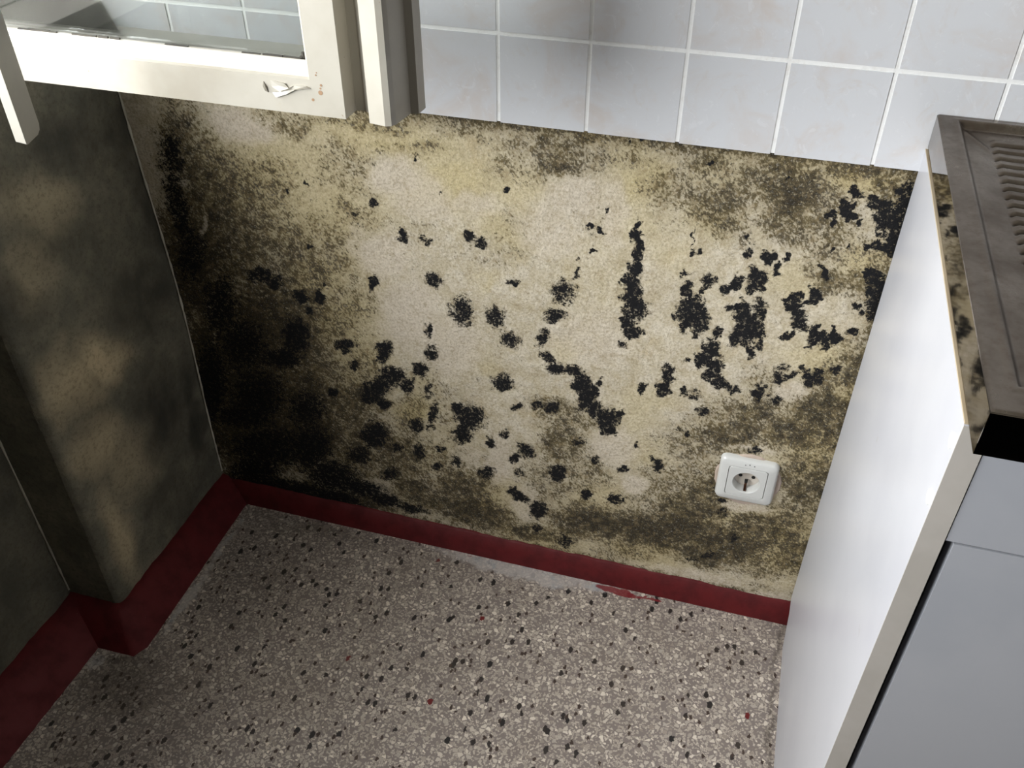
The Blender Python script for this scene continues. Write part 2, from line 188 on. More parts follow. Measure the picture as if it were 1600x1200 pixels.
# ---------------------------------------------------------------- materials
def mould_mat():
    s = NT('mouldy_plaster')
    A = s.sep(s.attr('mould')['Color']); P = s.sep(s.attr('pale')['Color'])
    streak = s.mapping(scale=(1, 1, 1), rot=(0, math.radians(35), 0))
    st2 = s.mapping(scale=(1.0, 1.0, .62), vec=streak)
    n_f = s.noise(330, 4, .65, vec=st2); n_m = s.noise(120, 6, .68); n_c = s.noise(42, 5, .6); n_l = s.noise(9, 4, .6)
    cream = s.mix(s.step(n_c, .38, .66), S(194, 182, 156), S(214, 204, 184))
    cream = s.mix(s.math('MULTIPLY', A[2], s.step(n_c, .2, .75, .5, .95)), cream, S(200, 184, 136))
    cream = s.mix(s.math('MULTIPLY', P[0], .8), cream, S(210, 198, 180))
    tan = s.step(s.noise(16, 5, .65), .55, .75, 0, .35)
    cream = s.mix(s.math('MULTIPLY', tan, s.math('SUBTRACT', 1.0, P[0], clamp=True)), cream, S(176, 150, 96))
    # speckled brown-green growth: density raises the threshold of a fine grain
    dens = s.math('SUBTRACT', s.math('ADD', A[1], .13), s.math('MULTIPLY', P[0], .35), clamp=True)
    n_k = s.noise(75, 5, .7, .6)
    dens = s.math('ADD', dens, s.math('MULTIPLY', s.math('SUBTRACT', n_c, .5), .8))
    dens = s.math('ADD', dens, s.math('MULTIPLY', s.math('SUBTRACT', n_k, .5), s.step(A[1], 0, .5, .5, 1.3)))
    dens = s.math('ADD', dens, s.math('MULTIPLY', s.math('SUBTRACT', n_l, .5), .30))
    thr = s.math('SUBTRACT', .66, s.math('MULTIPLY', dens, .32))
    grain = s.math('ADD', s.math('MULTIPLY', n_f, .72), s.math('MULTIPLY', n_m, .28))
    sp = s.step(grain, s.math('SUBTRACT', thr, .03), s.math('ADD', thr, .07))
    haze = s.step(dens, .1, .95, 0, .78)
    olive = s.mix(s.step(s.noise(28, 4, .6), .4, .62), S(104, 92, 62), S(86, 78, 62))
    base = s.mix(haze, cream, s.mix(s.step(A[2], .2, .9), S(128, 117, 88), S(132, 115, 70)))
    base = s.mix(s.math('MULTIPLY', sp, s.step(dens, .0, .5, .35, .97)), base, s.mix(s.step(dens, .5, 1.0), olive, S(34, 31, 24)))
    # black colonies with ragged rims and pale flecks inside
    nb = s.math('ADD', s.math('MULTIPLY', s.noise(120, 7, .75, .5), .5), s.math('MULTIPLY', s.noise(380, 4, .75), .5))
    bsum = s.math('ADD', A[0], s.math('MULTIPLY', s.math('SUBTRACT', nb, .5), s.step(A[0], .02, .3, 0, 3.2)))
    bk = s.step(bsum, .36, .47)
    rim = s.step(bsum, .12, .40, 0, .5)
    base = s.mix(rim, base, S(86, 76, 54))
    blackc = s.mix(s.step(s.noise(210, 3, .7), .62, .74, 0, .5), S(19, 19, 21), S(70, 68, 62))
    g1 = s.noise(260, 5, .75); g2 = s.noise(70, 5, .7)
    base = s.mix(s.step(g1, .46, .62, 0, .75), base, s.mix(.5, base, S(120, 104, 76)), 'MIX')
    base = s.mix(s.step(g2, .5, .66, 0, .42), base, S(150, 132, 98))
    fd = s.noise(420, 3, .8)
    base = s.mix(s.step(fd, .66, .72, 0, .7), base, S(92, 80, 58))
    base = s.mix(s.step(g1, .45, .33, 0, .55), base, s.mix(.5, base, S(240, 232, 216)))
    fleck = s.math('MULTIPLY', s.step(s.noise(150, 5, .8), .565, .60, 0, .85), s.step(A[0], 1.2, .6, .25, 1))
    bk = s.math('SUBTRACT', bk, s.math('MULTIPLY', bk, fleck))
    col = s.mix(bk, base, blackc)
    # paper wrinkles / roller grain
    h = s.math('ADD', s.math('MULTIPLY', s.noise(210, 5, .7), 1.0), s.math('MULTIPLY', n_c, 1.2))
    h = s.math('SUBTRACT', h, s.math('MULTIPLY', bk, .35))
    s.bsdf(col, s.mix(bk, (.92,)*3+(1,), (.75,)*3+(1,)), bump=h, strength=.75, dist=.0026, spec=.25)
    return s.m
def left_mat():
    s = NT('grey_stained_plaster')
    A = s.sep(s.attr('mould')['Color'])
    n = s.noise(14, 6, .65); nf = s.noise(160, 5, .7); nv = s.noise(30, 4, .6, vec=s.mapping(scale=(1, 1, .35)))
    c = s.mix(s.step(n, .35, .68), S(104, 102, 90), S(134, 129, 112))
    c = s.mix(s.math('MULTIPLY', A[1], .9), c, S(214, 196, 160))  # lit patches mixed into the plaster colour
    c = s.mix(s.math('MULTIPLY', A[0], s.step(nv, .2, .7, .6, 1)), c, S(52, 52, 49))
    c = s.mix(s.step(nf, .45, .7, 0, .45), c, S(78, 72, 58))
    s.bsdf(c, .95, bump=s.math('ADD', nf, n), strength=.5, dist=.002, spec=.2)
    return s.m
def red_mat():
    s = NT('red_skirting_paint')
    n = s.noise(30, 5, .6); nf = s.noise(240, 4, .7)
    c = s.mix(s.step(n, .35, .7), S(94, 26, 28), S(78, 21, 23))
    c = s.mix(s.step(nf, .70, .76, 0, .5), c, S(170, 120, 110))
    c = s.mix(s.step(s.noise(70, 6, .75), .66, .72, 0, .8), c, S(60, 22, 22))
    s.bsdf(c, s.step(n, .3, .7, .5, .7), bump=s.math('ADD', n, s.math('MULTIPLY', nf, .2)), strength=.35, dist=.003, spec=.25)
    return s.m
def terrazzo_mat():
    s = NT('terrazzo')
    A = s.sep(s.attr('paint')['Color'])
    w = s.vadd(s.co, s.vscale(s.noise(160, 3, .6, out='Color'), .004))
    def cells(scale, vec=w, rand=1.0): return s.voro(scale, vec=vec, rand=rand)
    v1 = cells(150); e1 = s.voro(150, 'DISTANCE_TO_EDGE', vec=w)['Distance']
    c1 = s.sep(v1['Color'])
    cement = s.mix(s.noise(400, 3, .6), S(118, 108, 103), S(144, 133, 126))
    chipc = s.mix(c1[0], S(150, 138, 127), S(226, 214, 198))
    chipc = s.mix(s.step(c1[1], .7, .75, 0, .6), chipc, S(138, 128, 120))
    size = s.math('MULTIPLY', c1[2], .42)
    chip = s.step(s.math('SUBTRACT', e1, size), .05, .09)
    base = s.mix(chip, cement, chipc)
    v2 = s.voro(330, vec=w); e2 = s.voro(330, 'DISTANCE_TO_EDGE', vec=w)['Distance']; c2 = s.sep(v2['Color'])
    small = s.math('MULTIPLY', s.step(e2, .06, .12), s.math('GREATER_THAN', c2[0], .62))
    base = s.mix(s.math('MULTIPLY', small, s.math('SUBTRACT', 1.0, chip)), base, S(184, 172, 158))
    # dark aggregate, some rust red
    def dark(scale, rare, rad, rot, base, col):
        vec = s.mapping(scale=(1, .62, 1), rot=(0, 0, rot), vec=s.vadd(w, s.vscale(s.noise(260, 2, .5, out='Color'), .006)))
        v = s.voro(scale, vec=vec, dist='EUCLIDEAN'); cc = s.sep(v['Color'])
        m = s.math('MULTIPLY', s.math('GREATER_THAN', cc[0], rare), s.step(v['Distance'], rad, rad*.86))
        return s.mix(m, base, col)
    base = dark(100, .955, .38, .5, base, S(44, 38, 36))
    base = dark(80, .97, .34, 2.1, base, S(36, 33, 33))
    base = dark(140, .93, .36, 1.2, base, S(62, 48, 42))
    base = dark(75, .9975, .3, 2.6, base, S(104, 30, 30))
    dirt = s.noise(7, 5, .6)
    base = s.mix(s.step(dirt, .45, .75, 0, .25), base, S(110, 96, 80))
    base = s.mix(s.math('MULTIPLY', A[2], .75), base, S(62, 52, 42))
    wn = s.noise(60, 6, .7)
    wp = s.step(s.math('ADD', A[0], s.math('MULTIPLY', s.math('SUBTRACT', wn, .5), 1.9)), .35, 1.0, 0, .7)
    base = s.mix(wp, base, s.mix(s.step(s.noise(25, 4, .6), .5, .65), S(190, 183, 178), S(168, 172, 176)))
    rn = s.noise(70, 6, .7, vec=s.mapping(scale=(.25, 1, 1), rot=(0, 0, 0)))
    rp = s.step(s.math('ADD', A[1], s.math('MULTIPLY', s.math('SUBTRACT', rn, .5), 1.6)), .45, .62, 0, .9)
    base = s.mix(rp, base, S(122, 34, 40))
    s.bsdf(base, s.step(dirt, .3, .7, .42, .6), bump=s.noise(90, 4, .6), strength=.08, dist=.001, spec=.4)
    return s.m
def tile_mat():
    s = NT('marbled_white_tile')
    info = s.n('ObjectInfo'); 
    n = s.noise(13, 5, .6, .8); n2 = s.noise(30, 5, .65, 1.5)
    c = s.mix(s.step(n, .44, .74, 0, .8), S(214, 215, 218), S(209, 200, 194))
    c = s.mix(s.step(n2, .52, .72, 0, .5), c, S(208, 202, 198))
    c = s.mix(s.step(s.noise(45, 5, .7, 2), .58, .66, 0, .35), c, S(228, 229, 232))
    s.bsdf(c, .16, bump=n, strength=.01, dist=.001, coat=.2)
    return s.m
def grout_mat():
    s = NT('white_grout'); n = s.noise(60, 5, .7)
    c = s.mix(s.step(n, .5, .75, 0, .5), S(244, 244, 242), S(214, 208, 200))
    s.bsdf(c, .7, bump=n, strength=.2); return s.m
def paint_mat(name, a, b, rough=.35, specks=0.0, bump=.12):
    s = NT(name); n = s.noise(9, 5, .6); nf = s.noise(70, 5, .65)
    c = s.mix(s.step(n, .35, .7), a, b)
    if specks:
        c = s.mix(s.step(s.noise(120, 3, .6), .735, .755, 0, specks), c, S(120, 92, 70))
        c = s.mix(s.step(nf, .6, .8, 0, .35), c, S(168, 156, 134))
    s.bsdf(c, rough, bump=s.math('ADD', n, s.math('MULTIPLY', nf, .4)), strength=bump, dist=.002); return s.m
def laminate_mat(name, a, b, rot=False):
    s = NT(name); n = s.noise(5, 4, .6); g = s.noise(500, 2, .5, vec=s.mapping(scale=(1, 1, .04)))
    c = s.mix(s.step(n, .35, .7), a, b)
    c = s.mix(s.step(s.noise(24, 5, .7), .66, .74, 0, .25), c, S(160, 150, 140))
    s.bsdf(c, .32, bump=g, strength=.04, dist=.0008); return s.m
def steel_mat(name, rough, dirt):
    s = NT(name); n = s.noise(14, 5, .65); nf = s.noise(120, 5, .7)
    c = s.mix(s.step(n, .3, .7), S(128, 119, 109), S(100, 90, 80))
    c = s.mix(s.step(nf, .45, .75, 0, dirt*.45), c, S(98, 82, 70))
    rr = s.step(s.math('ADD', n, s.math('MULTIPLY', nf, .5)), .5, 1.0, rough, rough+.16*dirt+.02)
    s.bsdf(c, rr, metal=1.0, bump=s.math('ADD', n, s.math('MULTIPLY', nf, .05)), strength=.04, dist=.002); return s.m
def plain(name, col, rough=.5, metal=0, spec=.5):
    s = NT(name); n = s.noise(60, 3, .6)
    c = s.mix(s.math('MULTIPLY', n, .18), col, (col[0]*.7, col[1]*.7, col[2]*.7, 1))
    s.bsdf(c, rough, metal, bump=n, strength=.03, spec=spec); return s.m
def glass_mat():
    s = NT('dusty_window_glass'); n = s.noise(9, 4, .6)
    tr = s.n('BsdfTransparent'); tr.inputs[0].default_value = (.88, .90, .89, 1)
    gl = s.n('BsdfGlossy'); gl.inputs['Roughness'].default_value = .03
    df = s.n('BsdfDiffuse'); df.inputs[0].default_value = S(150, 150, 140)
    fr = s.n('Fresnel'); fr.inputs[0].default_value = 1.5
    m1 = s.n('MixShader'); s.t.links.new(fr.outputs[0], m1.inputs[0]); s.t.links.new(tr.outputs[0], m1.inputs[1]); s.t.links.new(gl.outputs[0], m1.inputs[2])
    m2 = s.n('MixShader'); s.put(m2.inputs[0], s.step(n, .3, .8, .03, .10)); s.t.links.new(m1.outputs[0], m2.inputs[1]); s.t.links.new(df.outputs[0], m2.inputs[2])
    s.t.links.new(m2.outputs[0], s.out.inputs[0]); return s.m

MOULD = mould_mat(); LEFT = left_mat(); RED = red_mat(); TERR = terrazzo_mat(); TILE = tile_mat(); GROUT = grout_mat()
WPAINT = paint_mat('chalky_white_paint', S(176, 171, 159), S(162, 155, 141), .4, .8)
LAM = laminate_mat('white_laminate', S(192, 192, 196), S(185, 185, 190)); LAMF = laminate_mat('pale_grey_laminate', S(168, 169, 174), S(160, 162, 168))
EDGE = paint_mat('greige_edge_band', S(186, 180, 173), S(174, 168, 160), .45); CHIP = paint_mat('raw_chipboard', S(190, 174, 146), S(170, 152, 124), .9, .6, .4)
STEEL = steel_mat('dirty_steel', .26, 1.0); SKIRT = steel_mat('polished_steel', .045, .0)
PLAST = plain('white_plastic', S(210, 210, 206), .28); CUP = paint_mat('socket_cup_plastic', S(214, 206, 196), S(196, 182, 164), .35, .3)
DARK = plain('dark_gap', S(24, 22, 20), .8); COPPER = plain('tarnished_earth_clip', S(96, 66, 50), .4, .8); PUTTY = paint_mat('cracked_putty', S(70, 66, 58), S(40, 38, 36), .9)
GLASS = glass_mat(); LEDGE = paint_mat('pale_sill_paint', S(238, 232, 222), S(226, 218, 206), .8); WHITE = paint_mat('matt_wall_paint', S(196, 194, 186), S(184, 180, 170), .9)

# ---------------------------------------------------------------- setting: back wall with mould
H0 = 0.8105
xs = np.concatenate([np.arange(-0.03, 1.075, .0016), np.arange(1.08, 1.60, .03)])
zs = np.arange(0.0, H0+.002, .0016)
def wallfn(X, Z):
    mm = 1000.0
    y = (vnoise(X*mm, Z*mm, 55, 40)-.5)*.0022 + (vnoise(X*mm, Z*mm, 16, 41)-.5)*.0008 + (vnoise(X*mm, Z*mm, 5, 42)-.5)*.0003
    return np.stack([X, y, Z], -1)
me, X, Z = grid_mesh('wall_back', xs, zs, wallfn, hole=(.9368, .2960, .0300))
XM, ZM = X*1000, Z*1000
fb = field(XM, ZM, BLACK, .1, 1.5, warp=4.5, cell=8, seed=3)
fs = field(XM, ZM, SPECK, .2, 1.5, warp=14, cell=45, seed=13)
fs = np.maximum(fs, np.clip((ZM-780)/26, 0, 1)*.62)
fs = np.maximum(fs, np.clip((62-ZM)/16, 0, 1)*.45)
fy = field(XM, ZM, YELLOW, .2, 1.6, warp=12, cell=35, seed=23)
fp = field(XM, ZM, PALE, .5, 1.3, warp=6, cell=22, seed=33)
set_attr(me, 'mould', fb, fs, fy); set_attr(me, 'pale', fp, fp, fp)
link('wall_back', me, MOULD, kind='structure', smooth=True)

# tiled upper part of the back wall: white grout bed, then each tile a bevelled pad in one tiled panel
PX, PZ, X0 = 0.11, 0.1098, 0.5556
gb = bmesh.new(); bx(gb, -0.16, 1.60, -0.0062, 0.02, H0+.0015, 2.5)
tiles = box('wall_tiling', -0.16, 1.60, -0.0078, 0.02, H0+.0012, 2.5, GROUT, kind='structure', bevel=.0008); gb.free()
tb = bmesh.new(); rnd = random.Random(4)
for i in range(-7, 13):
    for j in range(0, 16):
        x0 = X0 + i*PX + .0024; z0 = H0 + j*0.1076 + .0024 if j else H0
        z1 = H0 + (j+1)*0.1076 - .0024; x1 = X0 + (i+1)*PX - .0024
        d = .0004*rnd.random()
        bx(tb, max(x0, -.16), x1, -.0085-d, -.003, z0, z1)
from_bm('tile_field', tb, TILE, tiles, bevel=.0012, auto=.8)

# ---------------------------------------------------------------- left wall: pier, set-back wall, plaster edges
def fieldyz(me, Y, Z, dark, light):
    fd = field(Y*1000, Z*1000, dark, .2, 1.5, warp=18, cell=50, seed=51); fl = field(Y*1000, Z*1000, light, .2, 1.4, warp=14, cell=50, seed=61)
    set_attr(me, 'mould', fd, fl, fl*0)  # red channel is mould, green is painted bounce light
DARKL = parse("-115 763 93.5 49.7 166 0.7;6 599 126.1 43.1 92 0.9;-1 734 56.3 52.9 170 0.8;-89 496 92.2 58.2 141 0.8;-292 624 53.2 40.3 139 0.6;-106 294 113.3 66.6 107 0.85;-33 235 126.0 32.1 91 0.9;-182 647 95.7 42.7 150 0.4;-251 411 50.9 37.7 86 0.3;-140 119 102.4 54.0 125 0.5;-339 505 54.4 41.9 85 0.5")
BOUNCE_LIGHTL = parse("-197 464 70.3 46.2 134 0.9;-255 462 67.8 52.2 120 0.7;-254 339 67.6 50.0 98 0.6;-270 160 112.7 32.1 91 0.7;-202 713 66.0 48.5 152 0.45;-205 269 86.7 57.9 119 0.4;-247 645 50.1 43.4 78 0.4")  # bounced light on the pier, painted into its colour as warm patches
SILL = 0.9065
ys = np.arange(-0.3205, 0.004, .003); zz = np.arange(0, SILL+.003, .003)
def pierfn(Y, Z):
    b = .010*np.exp(-((Z-.45)/.22)**2)*(Y > -1)*np.clip((Y+.32)/.1, 0, 1)
    e = np.clip((-.3085-Y)/.012, 0, 1)
    x = b + (vnoise(Y*1000, Z*1000, 60, 70)-.5)*.003 + (vnoise(Y*1000, Z*1000, 12, 71)-.5)*.0006 - .012*(1-np.sqrt(1-np.minimum(e, .999)**2))
    return np.stack([x, Y, Z], -1)
me, Y, Zg = grid_mesh('wall_left', ys, zz, pierfn); fieldyz(me, Y, Zg, DARKL, BOUNCE_LIGHTL)
wl = link('wall_left', me, LEFT, kind='structure', smooth=True)
def retfn(Xx, Z):
    return np.stack([Xx, -.3205 + (vnoise(Xx*1000, Z*1000, 40, 72)-.5)*.002 + 0*Xx, Z], -1)
me, Xr, Zg = grid_mesh('pier_return', np.append(np.arange(-.10, -.0100, .0035), -.0100), zz, retfn); fieldyz(me, Xr*0-.6, Zg, DARKL, BOUNCE_LIGHTL)
link('pier_return', me, LEFT, wl, smooth=True)
def farfn(Y, Z):
    return np.stack([-.095 + (vnoise(Y*1000, Z*1000, 60, 73)-.5)*.004, Y, Z], -1)
me, Y, Zg = grid_mesh('set_back_wall', np.arange(-2.9, -.318, .012), zz, farfn); fieldyz(me, Y, Zg, parse("-700 300 400 500 0 .8"), parse("-900 800 10 10 0 0"))
link('set_back_wall', me, LEFT, wl, smooth=True)
# light filler strips along the two inside corners
def strip(name, pts, w, mat, parent):
    bm = bmesh.new(); rn = random.Random(9); prev = None
    for k, p in enumerate(pts):
        ww = w*(.6+.8*rn.random()); p = Vector(p)
        ring = [bm.verts.new(p + Vector(d)) for d in ((ww, .0, 0), (ww*.45, -ww*.45, 0), (0, -ww, 0), (-ww*.3, ww*.3, 0))]
        if prev:
            for q in range(4): bm.faces.new((prev[q], prev[(q+1) % 4], ring[(q+1) % 4], ring[q]))
        prev = ring
    return from_bm(name, bm, mat, parent, smooth=True)
FILL = paint_mat('pale_filler', S(206, 202, 186), S(160, 154, 138), .9, .4, .5)
pts = []
for k in range(80):
    z = .06 + k*(SILL-.06)/79
    pts.append((.0015 + .010*math.exp(-((z-.45)/.22)**2), -.002, z))
strip('corner_filler', pts, .0022, FILL, wl)
strip('corner_filler', [(-.094, -.322, .06+k*.017) for k in range(50)], .0022, FILL, wl)
# ledge over the pier, wall above it and the window opening
box('ledge', -.30, .006, -1.04, .006, SILL-.028, SILL, LEDGE, wl, bevel=.002)
box('upper_wall', -.30, -.15, -.09, .006, SILL, 2.5, WHITE, wl, bevel=0)
box('upper_wall', -.30, -.095, -2.9, -2.60, SILL, 2.5, WHITE, wl, bevel=0)
box('upper_wall', -.30, -.095, -2.60, -.09, 1.7, 2.5, WHITE, wl, bevel=0)
box('wall_core', -.30, -.112, -2.9, .006, 0, SILL-.03, WHITE, wl, bevel=0)
box('window_sill', -.30, -.08, -2.9, -1.04, SILL-.028, SILL, WPAINT, wl, bevel=.002)
# window_1: fixed frame round the opening, unseen and widened to light the tiles
fr = bmesh.new()
bx(fr, -.20, -.15, -2.60, -2.55, SILL, 1.7); bx(fr, -.20, -.15, -.322, -.300, SILL+.05, 1.65); bx(fr, -.20, -.15, -.135, -.09, SILL, 1.7)
bx(fr, -.20, -.15, -2.55, -.135, SILL, SILL+.05); bx(fr, -.20, -.15, -2.55, -.135, 1.65, 1.7)
w1 = from_bm('window_1', fr, WPAINT, kind='structure', bevel=.002)

# floor with paint smears, darkened in patches at the left and along edges
xs = np.concatenate([np.arange(-.16, 1.25, .005), np.arange(1.27, 2.0, .05)]); ysf = np.concatenate([np.arange(-1.45, -.92, .05), np.arange(-.90, .02, .005)])
me, Xf, Yf = grid_mesh('floor', xs, ysf, lambda X, Y: np.stack([X, Y, X*0], -1))
fw = field(Xf*1000, Yf*1000, parse("440 -22 60 7 0 .6;520 -26 80 16 -2 1;620 -30 90 20 -2 1.2;710 -24 70 13 0 1;300 -24 120 6 0 .5;790 -22 40 8 0 .6;900 -18 60 6 0 .4;62 -150 9 90 0 .85;66 -250 11 90 0 .95;60 -70 8 30 0 .6;-10 -395 20 12 50 .8;-30 -470 8 50 10 .7;-40 -560 8 60 6 .6;1030 -30 18 12 0 .4"), .3, 1.6, warp=6, cell=25, seed=81)
fr_ = field(Xf*1000, Yf*1000, parse("770 -24 46 8 -3 1;820 -24 24 5 -3 .9;470 -20 50 4 0 .5;940 -22 40 4 0 .4"), .3, 1.5, warp=3, cell=12, seed=83)
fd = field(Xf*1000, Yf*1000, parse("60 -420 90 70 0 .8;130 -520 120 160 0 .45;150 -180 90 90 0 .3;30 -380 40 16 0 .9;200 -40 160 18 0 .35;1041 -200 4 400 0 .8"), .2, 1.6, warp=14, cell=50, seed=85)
set_attr(me, 'paint', fw, fr_, fd)
link('floor', me, TERR, kind='structure')
box('ceiling', -.3, 2.0, -2.2, .02, 2.5, 2.55, WHITE, kind='structure', bevel=0)

# ---------------------------------------------------------------- red painted skirting, trowelled with a sloping face
def skirting(name, top, bot, hz, seg=60):
    """sloped skirting swept from polyline 'top' (against wall) to polyline 'bot' (on floor)"""
    def resample(pl, n):
        pl = [Vector(p) for p in pl]; L = [0]
        for a, b in zip(pl, pl[1:]): L.append(L[-1]+(b-a).length)
        out = []
        for k in range(n+1):
            t = L[-1]*k/n
            for i in range(len(pl)-1):
                if t <= L[i+1]+1e-9:
                    out.append(pl[i].lerp(pl[i+1], (t-L[i])/(L[i+1]-L[i]))); break
        return out
    bm = bmesh.new(); rn = random.Random(12); rows = []
    segs_t, segs_b = [], []
    for i in range(len(top)-1):
        n = max(3, int((Vector(top[i+1])-Vector(top[i])).length/.012))
        ta = resample(top[i:i+2], n); tb_ = resample(bot[i:i+2], n)
        if i: ta, tb_ = ta[1:], tb_[1:]
        segs_t += ta; segs_b += tb_
    for a, b in zip(segs_t, segs_b):
        j = (rn.random()-.5)*.0016; h = hz + (rn.random()-.5)*.0022
        back = a + (a-b)*.25
        prof = [(back, h), (a, h), (a.lerp(b, .25), h*.93), (a.lerp(b, .7), h*.42), (b + (b-a)*j*10, 0.0)]
        rows.append([bm.verts.new((p.x, p.y, z)) for p, z in prof])
    for p, q_ in zip(rows, rows[1:]):
        for k in range(4): bm.faces.new((p[k], p[k+1], q_[k+1], q_[k]))
    return from_bm(name, bm, RED, kind='structure', auto=.9)
skirting('baseboard_back', [(.0, .0), (1.5, .0)], [(.0, -.040), (.12, -.021)] and [(.02, -.0175), (1.5, -.0140)], .044)
skirting('baseboard_left', [(.001, .0), (.001, -.3145), (-.008, -.3215), (-.100, -.3215), (-.100, -1.6)],
         [(.050, -.005), (.0555, -.350), (.044, -.3720), (-.020, -.374), (-.055, -1.6)], .0525)

# ---------------------------------------------------------------- socket
sx, sz = .9368, .2960
so = empty('wall_socket', (sx, -.001, sz-.042), 'white square plastic wall socket with a round earthed outlet, low on the mouldy wall', 'socket')
def rrect(w, h, r_, n=8):
    o = []
    for cx, cz, a0 in ((w-r_, h-r_, 0), (-w+r_, h-r_, 90), (-w+r_, -h+r_, 180), (w-r_, -h+r_, 270)):
        for k in range(n+1):
            a = math.radians(a0+90*k/n); o.append((cx+r_*math.cos(a), cz+r_*math.sin(a)))
    return o
def loft(loops, mat, name, parent, cap0=False, cap1=False, auto=.7):
    bm = bmesh.new(); R_ = [[bm.verts.new(p) for p in L] for L in loops]
    for a, b in zip(R_, R_[1:]):
        n = len(a)
        for i in range(n): bm.faces.new((a[i], a[(i+1) % n], b[(i+1) % n], b[i]))
    if cap0: bm.faces.new(R_[0][::-1])
    if cap1: bm.faces.new(R_[-1])
    return adopt(from_bm(name, bm, mat, auto=auto), parent)
def rl(w, h, r_, y): return [(sx+x, y, sz+z) for x, z in rrect(w, h, r_)]
loft([rl(.0425, .0420, .009, 0.002), rl(.0425, .0420, .009, -.0045), rl(.0408, .0403, .008, -.0088), rl(.0385, .038, .007, -.0102), rl(.0290, .0290, .005, -.0112), rl(.0285, .0285, .0048, -.0100), rl(.0285, .0285, .0048, -.004)], PLAST, 'cover_frame', so)
def circ(rad, y, n=36):
    # matches the 36 points of the rounded square so the loft between them stays regular
    o = []
    for k in range(36):
        a = math.radians(k*10+5); o.append((sx+rad*math.cos(a), y, sz+rad*math.sin(a)))
    return o
loft([rl(.0278, .0278, .0044, -.006), rl(.0278, .0278, .0044, -.0108), rl(.0272, .0272, .004, -.0114), circ(.0205, -.0114), circ(.0198, -.0108), circ(.0190, .004)], PLAST, 'insert_plate', so)
bm = bmesh.new(); cyl(bm, (sx, .006, sz), (0, -1, 0), .0215, .0018, 40); adopt(from_bm('cup_floor', bm, CUP), so)
for dx in (-.0095, .0095):
    bm = bmesh.new(); cyl(bm, (sx+dx, .0046, sz), (0, -1, 0), .0028, .0010, 20); adopt(from_bm('pin_hole', bm, DARK), so)
for dx in (-.0075, 0, .0075):
    bm = bmesh.new(); cyl(bm, (sx+dx, -.0040, sz+.0164), (0, 0, 1), .0022, .004, 14); adopt(from_bm('cup_notch', bm, DARK), so)
bm = bmesh.new(); bx(bm, sx-.0018, sx+.0018, -.009, .004, sz-.0190, sz-.0175); bx(bm, sx-.0018, sx+.0018, -.003, -.0015, sz-.0180, sz-.0070)
adopt(from_bm('earth_clip', bm, COPPER, bevel=.0004), so)
bm = bmesh.new(); bx(bm, sx-.0022, sx+.0022, -.0035, .001, sz-.0072, sz-.0030); adopt(from_bm('earth_slot', bm, DARK, bevel=.0005), so)
for dx, dz in ((-.006, .0345), (0, .036), (.007, .0348)):
    bm = bmesh.new(); cyl(bm, (sx+dx, -.0100, sz+dz), (0, -1, 0), .0007, .0011, 10); adopt(from_bm('speck', bm, DARK), so)
# pinkish plaster left round the box
PPL = paint_mat('pinkish_filler_plaster', S(190, 172, 156), S(164, 148, 140), .95, .7, .6)
bm = bmesh.new(); n = 48; rn = random.Random(3); a_, b_ = [], []
for k in range(n):
    t = 2*math.pi*k/n; rr = .0468*(1+.03*rn.random()) + (.004 if math.sin(t) < -.6 else 0)
    a_.append(bm.verts.new((sx+.002+rr*math.cos(t), -.0018, sz-.002+rr*math.sin(t)*.98))); b_.append(bm.verts.new((sx+.002+rr*1.06*math.cos(t), .002, sz-.002+rr*1.06*math.sin(t))))
c_ = [bm.verts.new((sx+.031*math.cos(2*math.pi*k/n), -.0018, sz+.031*math.sin(2*math.pi*k/n))) for k in range(n)]
for k in range(n): bm.faces.new((a_[k], a_[(k+1) % n], b_[(k+1) % n], b_[k])); bm.faces.new((a_[k], a_[(k+1) % n], c_[(k+1) % n], c_[k]))
adopt(from_bm('plaster_patch', bm, PPL), so)

# ---------------------------------------------------------------- base cabinet
W, HC, D = 1.0458, .8362, .4871
cb = empty('base_cabinet', (W+.4, -D/2, 0), 'white kitchen base cabinet with pale grey door under the steel sink, at the right', 'cabinet')
bm = bmesh.new()
# side panel, notched round the skirting at the back
prof = [(-D, 0), (-.062, 0), (-.030, .048), (-.006, .060), (-.006, HC), (-D, HC)]
a_ = [bm.verts.new((W, y, z)) for y, z in prof]; b_ = [bm.verts.new((W+.0185, y, z)) for y, z in prof]
bm.faces.new(a_); bm.faces.new(b_[::-1])
for i in range(6): bm.faces.new((a_[i], b_[i], b_[(i+1) % 6], a_[(i+1) % 6]))
sp = adopt(from_bm('side_panel', bm, LAM, bevel=.0006), cb)
adopt(box('edge_band', W-.0001, W+.0186, -D-.0008, -D+.0002, .001, HC-.0006, EDGE, bevel=.0003), cb)
adopt(box('raw_top_edge', W+.0002, W+.0183, -D+.001, -.008, HC-.0002, HC+.0012, CHIP, bevel=.0003), cb)
for z in (.8105, .752):
    bm = bmesh.new(); cyl(bm, (W+.0002, -.4745, z), (-1, 0, 0), .0068, .0012, 24, r2=.0060); adopt(from_bm('screw_cap', bm, PLAST, smooth=False), cb)
XR = 1.90
adopt(box('side_panel', XR-.0185, XR, -D, -.006, 0.062, HC, LAM, bevel=.0006), cb)
adopt(box('bottom_board', W+.0185, XR-.0185, -D+.02, -.03, .10, .118, LAM), cb)
adopt(box('plinth_board', W+.0185, XR-.0185, -D+.06, -D+.078, 0, .10, EDGE), cb)
adopt(box('back_stretcher', W+.0185, XR-.0185, -.04, -.024, .60, .70, LAM), cb)
adopt(box('front_rail', W+.0185, XR-.0185, -D+.022, -D+.05, .705, .735, DARK), cb)
adopt(box('inner_shadow_strip', W+.0186, W+.034, -D+.018, -D+.03, .12, .72, DARK, bevel=0), cb)
